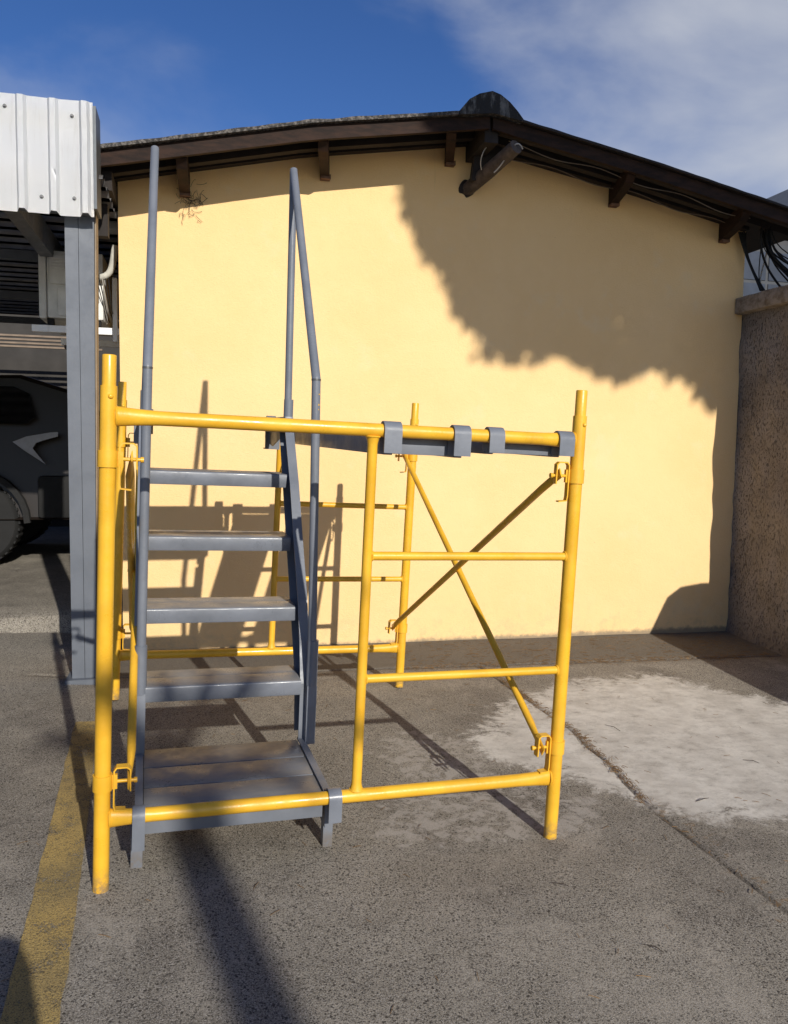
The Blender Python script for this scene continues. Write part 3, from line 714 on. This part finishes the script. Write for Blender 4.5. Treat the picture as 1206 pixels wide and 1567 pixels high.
# beam in the gap between carport and building
o = link('gap_beam', box(NB(), -.68, -.475, 5.36, 5.48, 2.765, 2.90, .004), plain('pale_grey_beam', (.33, .34, .36), .6), None, False)
tag(o, 'short pale grey beam bridging the carport and the yellow building corner', 'beam')

# air conditioner on the side wall of the building
AC = empty('air_conditioner', (-.80, 5.7, 2.2), 'dusty white outdoor air conditioning unit behind the carport column', 'air conditioner')
ACI = Matrix.Translation((.80, -5.7, -2.2))
def acp(name, bm, m_, sm=False, parent=None):
    o = link(name, bm, m_, parent or AC, sm); o.matrix_parent_inverse = ACI if parent is None else Matrix(); return o
acp('casing', box(NB(), -.945, -.60, 5.60, 6.40, 2.235, 2.665, .012), ACM, True)
acp('front_cover', box(NB(), -.995, -.948, 5.592, 6.41, 2.228, 2.672, .014), ACM, True)
pn = acp('service_panel', box(NB(), -.925, -.70, 5.585, 5.599, 2.45, 2.635, .004), ACM)
for k in range(4): acp('louvre', box(NB(), -.915, -.80, 5.575, 5.584, 2.545+.02*k, 2.555+.02*k), ACM, False)
acp('lower_panel', box(NB(), -.88, -.70, 5.588, 5.599, 2.25, 2.43, .004), ACM)
acp('rubber_foot', box(NB(), -.95, -.91, 5.62, 5.66, 2.196, 2.234), BLACK); acp('rubber_foot', box(NB(), -.66, -.62, 5.62, 5.66, 2.196, 2.234), BLACK)
bk_ = empty('wall_bracket', (-.5, 5.64, 2.15), 'white steel wall bracket carrying the air conditioning unit', 'bracket')
bki = Matrix.Translation((.5, -5.64, -2.15))
for nm, b_ in (('arm', (-1.045, -.50, 5.62, 5.66, 2.145, 2.190)), ('upright', (-.545, -.515, 5.615, 5.665, 2.10, 2.52)), ('arm', (-.97, -.50, 6.28, 6.32, 2.145, 2.190))):
    o = link(nm, box(NB(), *b_, .003), WHT, bk_, False); o.matrix_parent_inverse = bki
bm = NB(); tube(bm, [(-.66, 5.6, 2.50), (-.62, 5.56, 2.50)] + bez((-.60, 5.55, 2.505), (-.53, 5.55, 2.52), (-.53, 5.5, 2.60), (-.512, 5.5, 2.70), 8), .021, 12)
tag(link('insulated_pipe', bm, INS), 'cream insulated pipe bending up beside the building corner', 'pipe')
LC = empty('loose_cables', (-.61, 5.6, 2.4), 'tangle of thin loose cables hanging below the cream pipe', 'cables')
for k in range(5):
    bm = NB(); tube(bm, bez((-.64+.02*k, 5.54, 2.50), (-.60+.015*k, 5.53, 2.38-.03*k), (-.60+.012*k, 5.60, 2.30), (-.59+.015*k, 5.72, 2.24), 10), .003, 6)
    o = link('cable', bm, BLACK if k != 2 else GREYW, LC); o.matrix_parent_inverse = Matrix.Translation((.61, -5.6, -2.4))

# ------------------------------------------------------------------ parked dark vehicle (rear at right)
VY = 7.75
V = empty('parked_suv', (-3.5, VY, .3), 'dark parked sport utility vehicle in the carport shade, only its end visible', 'car')
VI = Matrix.Translation((3.5, -VY, -.3))
VP = MT('dark_brown_car_paint', (.014, .010, .008), .4, 0, .35).m
GLS = plain('dark_car_glass', (.006, .006, .007), .08, 0, .1, 3, 0)
LMP = plain('pale_lamp_lens', (.20, .21, .27), .2, 0, .15, 20, .05)
def vp(name, bm, m_, sm=True, par=None):
    o = link(name, bm, m_, par or V, sm); o.matrix_parent_inverse = VI if par is None else Matrix(); return o
prof = [(-5.4, .72), (-5.4, 1.18), (-4.3, 1.38), (-3.7, 1.98), (-1.55, 2.06), (-1.10, 1.92), (-.93, 1.52), (-.86, 1.45), (-.86, .95), (-.95, .72)]
bm = NB(); secs = []
for y, sh in ((VY, .0), (VY-.03, .02), (VY+.0, .0)): pass
for y, ins, zi in ((VY+.10, .08, .04), (VY+.02, .02, .01), (VY, 0, 0), (VY, 0, 0)):
    pass
def vsec(y, dx, dz):
    cx, cz = -3.1, 1.3
    return [bm.verts.new((cx+(x-cx)*(1-dx), y + (.16*max(0, (z_-1.45)/.6) if y < VY+.9 else -.16*max(0, (z_-1.45)/.6)), cz+(z_-cz)*(1-dz))) for x, z_ in prof]
S_ = [vsec(VY+.06, .03, .05), vsec(VY, .01, .015), vsec(VY-.0+.9, 0, 0), vsec(VY+1.85, .01, .015), vsec(VY+1.9, .03, .05)]
n = len(prof)
for a, b in zip(S_, S_[1:]):
    for i in range(n): bm.faces.new([a[i], b[i], b[(i+1) % n], a[(i+1) % n]])
bm.faces.new(S_[0]); bm.faces.new(S_[-1][::-1])
vp('body', bm, VP)
bm = NB(); pl_ = [(-2.3, 1.60), (-2.3, 1.93), (-1.63, 1.94), (-1.50, 1.88), (-1.44, 1.66), (-1.52, 1.60)]
vv = [[bm.verts.new((x, VY+.018+o_+.16*max(0, (z_-1.45)/.6), z_)) for x, z_ in pl_] for o_ in (-.012, .03)]
bm.faces.new(vv[0]); bm.faces.new(vv[1][::-1])
for i in range(6): bm.faces.new([vv[0][i], vv[1][i], vv[1][(i+1) % 6], vv[0][(i+1) % 6]])
vp('quarter_window', bm, GLS, False)
bm = NB(); lam = [(-1.615, 1.435), (-1.50, 1.485), (-1.30, 1.525), (-1.235, 1.530), (-1.235, 1.49), (-1.32, 1.465), (-1.42, 1.43), (-1.45, 1.38), (-1.40, 1.31), (-1.34, 1.235), (-1.42, 1.29), (-1.52, 1.36)]
prism(bm, lam, 1, VY-.022, VY+.03); vp('lamp', bm, LMP, False)
vp('bumper', box(NB(), -1.42, -.80, VY-.02, VY+1.9, .74, 1.13, .04), BLACK)
vp('bumper', box(NB(), -5.45, -4.9, VY-.02, VY+1.9, .74, 1.1, .04), BLACK)
vp('sill', box(NB(), -4.4, -2.4, VY+.02, VY+.2, .70, .85, .02), BLACK)
for cx in (-1.98, -4.55):
    for cy in (VY+.02, VY+1.62):
        bm = NB(); m_ = 40; rings = []
        for (dy, r_) in ((0, .22), (0, .36), (.02, .385), (.05, .395), (.2, .395), (.24, .38), (.25, .2)):
            rings.append([bm.verts.new((cx+r_*math.cos(2*math.pi*q/m_), cy+dy, .70+r_*math.sin(2*math.pi*q/m_))) for q in range(m_)])
        for a, b in zip(rings, rings[1:]):
            for q in range(m_): bm.faces.new([a[q], a[(q+1) % m_], b[(q+1) % m_], b[q]])
        for q in range(m_):
            a = 2*math.pi*q/m_
            b2 = NB(); box(b2, -.012, .012, .01, .22, .388, .402)
            for v in b2.verts: v.co = Matrix.Rotation(a, 3, 'Y') @ v.co + Vector((cx, cy, .70))
            merge(bm, b2)
        w_ = vp('wheel', bm, BLACK)
        bm = NB(); tube(bm, [(cx, cy-.005, .70), (cx, cy+.1, .70)], .21, 24); rim = link('rim', bm, plain('dull_alloy', (.02, .02, .02), .6, .2), w_)
    bm = NB(); pts = [(cx+.47*math.cos(a), .70+.47*math.sin(a)) for a in [math.pi*i/14 for i in range(15)]]
    strap(bm, pts, 1, VY-.02, VY+.06, .05); vp('wheel_arch', bm, BLACK)

# ------------------------------------------------------------------ house beyond the stucco wall
HB = empty('rear_house', (6.4, 8, 0), 'dark house with bluish glazed upper storey glimpsed beyond the stucco wall', 'house')
HI = Matrix.Translation((-6.4, -8, 0))
def hp(name, bm, m_): o = link(name, bm, m_, HB, False); o.matrix_parent_inverse = HI; return o
hp('wall', box(NB(), 4.6, 9.5, 8.06, 12, 0, 3.95), plain('dark_house_wall', (.07, .07, .075), .9))
PANE = plain('bluish_window_pane', (.030, .042, .070), .35, 0, .5, 3, .02)
for k in range(6):
    for j in range(2): hp('pane', box(NB(), 5.6+.42*k, 5.98+.42*k, 8.02, 8.05, 3.08+.36*j, 3.40+.36*j), PANE)
hp('window_frame', box(NB(), 5.5, 8.2, 8.03, 8.055, 3.0, 3.86), plain('grey_window_frame', (.04, .045, .055), .6))
bm = NB(); prism(bm, [(6.1, 3.90), (7.8, 4.95), (9.5, 3.90), (9.5, 3.96), (7.8, 5.03), (6.1, 3.97)], 1, 7.7, 12.2); hp('roof', bm, plain('slate_roof_edge', (.11, .12, .135), .7))
bm = NB(); prism(bm, [(6.2, 3.92), (7.8, 4.90), (9.4, 3.92)], 1, 8.06, 12); hp('gable', bm, DARKIN)

# ------------------------------------------------------------------ litter in the joint and loose twigs
random.seed(11)
NEED = plain('dry_needles', (.22, .13, .055), .9)
def jx(y): return JX+interp(y, [1.0, 1.97, 2.68, 3.1, 3.52, 4.08, 4.7], [.06, .02, -.03, .03, .045, 0, -.04])
bm = NB()
def needle(bm, x, y, ang, ln, r, dz=.0):
    dx, dy = math.cos(ang)*ln/2, math.sin(ang)*ln/2
    z0 = gz(x, y)+.003+dz; tube(bm, [(x-dx, y-dy, z0), (x, y, z0+ln*.06), (x+dx, y+dy, z0+.001)], r, 3)
for k in range(1500):
    y = random.uniform(1.9, 4.6); clump = .5+.5*noise.noise(Vector((0, y*3.1, 4)))*1.6
    if random.random() > clump*(1 if y > 2.7 else .07): continue
    x = jx(y)+random.gauss(.006, .016); needle(bm, x, y, random.gauss(1.57, .6), random.uniform(.012, .036), random.uniform(.0008, .0016), random.uniform(0, .004))
for k in range(900):
    x = random.uniform(1.2, 3.9); y = random.choice([JY+random.gauss(.01, .03), random.uniform(4.7, 5.22)]); needle(bm, x, y, random.gauss(0, .8), random.uniform(.015, .05), .0011)
for k in range(160):
    needle(bm, random.uniform(-.6, 3.2), random.uniform(1.6, 4.6), random.uniform(0, 3.1), random.uniform(.015, .04), .001)
tag(link('dry_needles', bm, NEED), kind='stuff')
TW = plain('dark_twig', (.05, .035, .025), .9)
for k, (x, y, a, ln, lab) in enumerate([(2.02, 3.49, 1.9, .10, 'short dark twig lying on the pale patch behind the right upright'), (1.98, 2.70, .2, .07, 'small dark leaf stalk on the near edge of the pale patch'), (2.46, 3.02, 2.4, .07, 'small dark twig at the middle right of the pale patch'), (1.12, 2.22, 2.6, .055, 'thin twig on the bare concrete in front of the right upright'), (1.24, 1.88, 2.3, .06, 'thin slanting twig on the concrete near the bottom right corner')]):
    bm = NB(); dx, dy = math.cos(a)*ln/2, math.sin(a)*ln/2; z0 = gz(x, y)+.004
    tube(bm, [(x-dx, y-dy, z0), (x+.006, y-.004, z0+.007), (x+dx, y+dy, z0+.002)], [.0011, .0017, .0008], 5)
    tag(link('twig', bm, TW), lab, 'twig', 'twigs on the concrete')

# ------------------------------------------------------------------ things behind the camera that throw the shadows
def back(u, v, dist):      # a point whose shadow on the gable wall is (u, v), dist metres towards the sun (in Y)
    k = dist/SUND.y; return Vector((u, WY, v)) - SUND*k
SHP = [(1.26, 4.6), (1.33, 3.25), (1.41, 2.98), (1.52, 2.84), (1.69, 2.52), (1.88, 2.20), (2.13, 2.10), (2.4, 2.18), (2.53, 2.17), (2.74, 2.06), (2.95, 1.99), (3.1, 2.07), (3.26, 2.10), (3.54, 2.04), (3.72, 1.84), (4.1, 1.78), (5.2, 1.9), (5.9, 3.0), (5.6, 4.6), (4.5, 5.4), (2.4, 5.4)]
TR = empty('shade_tree', (6.3, -3.6, 0), 'tall leafy tree behind the camera whose shadow falls on the gable', 'tree')
TRI = Matrix.Translation((-6.3, 3.6, 0))
random.seed(5); vsv = []; fcs = []
cnt = 0
clumps = []
while len(clumps) < 900:
    u, v = random.uniform(1.2, 6), random.uniform(1.6, 5.5)
    d = pdist(u, v, SHP)
    if d > .10: clumps.append((u, v, random.uniform(7.7, 9.8), min(.24, d*.9+.02)))
for i in range(len(SHP)*14):   # sprays right on the rim give the scalloped edge
    a = SHP[i % len(SHP)]; b = SHP[(i+1) % len(SHP)]; t = random.random(); u, v = a[0]+(b[0]-a[0])*t, a[1]+(b[1]-a[1])*t
    if v < 4.6: clumps.append((u+random.gauss(.03, .03), v+random.uniform(-.04, .10), random.uniform(7.0, 8.8), random.uniform(.03, .09)))
for (u, v, dd, rad) in clumps:
    c_ = back(u, v, dd)
    for q in range(62 if rad > .1 else 20):
        o_ = Vector((random.gauss(0, 1), random.gauss(0, 1), random.gauss(0, 1)))*rad*.42
        p = c_+o_; a = Vector((random.gauss(0, 1), random.gauss(0, 1), random.gauss(0, 1))).normalized()*random.uniform(.04, .07); b = a.orthogonal().normalized()*random.uniform(.024, .04)
        k = len(vsv); vsv += [p-a, p+b, p+a, p-b]; fcs.append((k, k+1, k+2, k+3))
me = bpy.data.meshes.new('crown'); me.from_pydata(vsv, [], fcs); me.materials.append(LEAF)
o = bpy.data.objects.new('crown', me); COL.objects.link(o); o.parent = TR; o.matrix_parent_inverse = TRI
bm = NB(); tube(bm, [(6.3, -3.6, -.1), (6.32, -3.6, 2.5), (6.4, -3.55, 4.5), (6.35, -3.5, 6.0), (6.1, -3.4, 7.2)], [.24, .19, .15, .11, .06], 12)
for e in ((4.4, -3.3, 7.3), (6.6, -3.8, 8.0), (5.1, -4.3, 8.3), (4.0, -3.6, 8.6)):
    tube(bm, bez((6.36, -3.55, 5.8), (6.3, -3.5, 6.6), ((6.2+e[0])/2, e[1], e[2]-.3), e, 6), [.09, .08, .07, .06, .05, .04, .025], 8)
o = link('trunk', bm, BARK, TR); o.matrix_parent_inverse = TRI

LP = empty('palm_trunk', (1.91, -6.2, 0), 'slender bare palm behind the camera whose trunk shades the concrete', 'tree')
LPI = Matrix.Translation((-2.02, 6.2, 0))
bm = NB(); tube(bm, [(2.02, -6.2, -.1), (2.0, -6.2, 2), (2.01, -6.22, 3.6), (2.02, -6.2, 4.35)], [.11, .09, .085, .08], 12); o = link('trunk', bm, BARK, LP); o.matrix_parent_inverse = LPI
bm = NB()
for k in range(11):
    a = 2*math.pi*k/11+.2; L_ = random.uniform(.35, .6)
    tip = Vector((2.02+math.cos(a)*L_, -6.2+math.sin(a)*L_, 4.5+random.uniform(-.1, .35)))
    tube(bm, bez((2.02, -6.2, 4.3), (2.02, -6.2, 4.6), tip+Vector((0, 0, .15)), tip, 6), [.02, .04, .05, .05, .04, .03, .01], 5)
o = link('crown', bm, LEAF, LP); o.matrix_parent_inverse = LPI

# parked car off to the right: only its shadow reaches the corner
PC = empty('parked_hatchback', (4.5, 1.9, 0), 'grey hatchback parked out of frame right whose shadow reaches the corner', 'car')
PCI = Matrix.Translation((-4.5, -1.9, 0))
prs = [(3.68, .22), (3.64, .45), (3.67, .82), (3.74, .95), (3.86, 1.19), (3.97, 1.265), (4.15, 1.29), (5.0, 1.29), (5.2, 1.22), (5.38, .95), (5.45, .8), (5.46, .45), (5.42, .22)]
bm = NB(); secs = []
for y, sz, zz in ((3.5, .93, .9), (3.42, 1, 1), (1.6, 1, 1), (1.2, 1, .74), (.4, 1, .72), (.2, .94, .62)):
    secs.append([bm.verts.new((4.55+(x-4.55)*sz, y, .2+(z_-.2)*(zz if z_ > .8 else 1))) for x, z_ in prs])
for a, b in zip(secs, secs[1:]):
    for i in range(len(prs)): bm.faces.new([a[i], b[i], b[(i+1) % len(prs)], a[(i+1) % len(prs)]])
bm.faces.new(secs[0]); bm.faces.new(secs[-1][::-1])
o = link('body', bm, plain('grey_car_paint', (.2, .21, .22), .3)); o.parent = PC; o.matrix_parent_inverse = PCI
for cx in (3.78, 5.32):
    for cy in (.85, 2.9):
        bm = NB(); tube(bm, [(cx-.1, cy, .30+gz(cx, cy)), (cx+.1, cy, .30+gz(cx, cy))], .31, 20); o = link('wheel', bm, BLACK); o.parent = PC; o.matrix_parent_inverse = PCI

bgm = NB(); box(bgm, -.20, .15, -.30, -.10, .50, 1.21, .095); [setattr(v.co, 'x', -.04+(v.co.x+.04)*(1-.55*max(0, v.co.z-.85)/.36)) for v in bgm.verts]; bmesh.ops.subdivide_edges(bgm, edges=bgm.edges[:], cuts=1, smooth=.6); tag(link('shadow_bag', bgm, BLACK), 'unseen black bag shape added beside the person behind the lens to fill out their shadow', 'bag')  # bag shape added out of view to fill out the shadow at lower left
# the photographer, standing just left of and behind the lens
pv = [(-.36, -.22, .98), (-.36, -.24, 1.20), (-.36, -.25, 1.42), (-.36, -.24, 1.52), (-.36, -.22, 1.60), (-.36, -.21, 1.70),
      (-.17, -.24, 1.42), (-.03, -.22, 1.08), (-.13, .0, 1.30), (-.55, -.24, 1.42), (-.66, -.22, 1.15), (-.45, -.02, 1.30),
      (-.27, -.22, .92), (-.26, -.20, .50), (-.25, -.22, .12), (-.25, -.10, .09), (-.45, -.22, .92), (-.46, -.20, .50), (-.47, -.22, .12), (-.47, -.10, .09)]
pe = [(0, 1), (1, 2), (2, 3), (3, 4), (4, 5), (2, 6), (6, 7), (7, 8), (2, 9), (9, 10), (10, 11), (0, 12), (12, 13), (13, 14), (14, 15), (0, 16), (16, 17), (17, 18), (18, 19)]
pr_ = [.15, .14, .15, .055, .09, .085, .07, .05, .035, .07, .05, .035, .09, .06, .045, .035, .09, .06, .045, .035]
me = bpy.data.meshes.new('person'); me.from_pydata(pv, pe, []); me.materials.append(plain('dark_clothing', (.05, .06, .09), .8))
po = bpy.data.objects.new('person', me); COL.objects.link(po)
md = po.modifiers.new('skin', 'SKIN'); sv = me.skin_vertices[0].data
for i, r_ in enumerate(pr_): sv[i].radius = (r_, r_*.8)
sv[0].use_root = True
sb = po.modifiers.new('sub', 'SUBSURF'); sb.levels = 1; sb.render_levels = 2
tag(po, 'person in dark clothes standing behind the lens with elbows out, taking the picture', 'person')
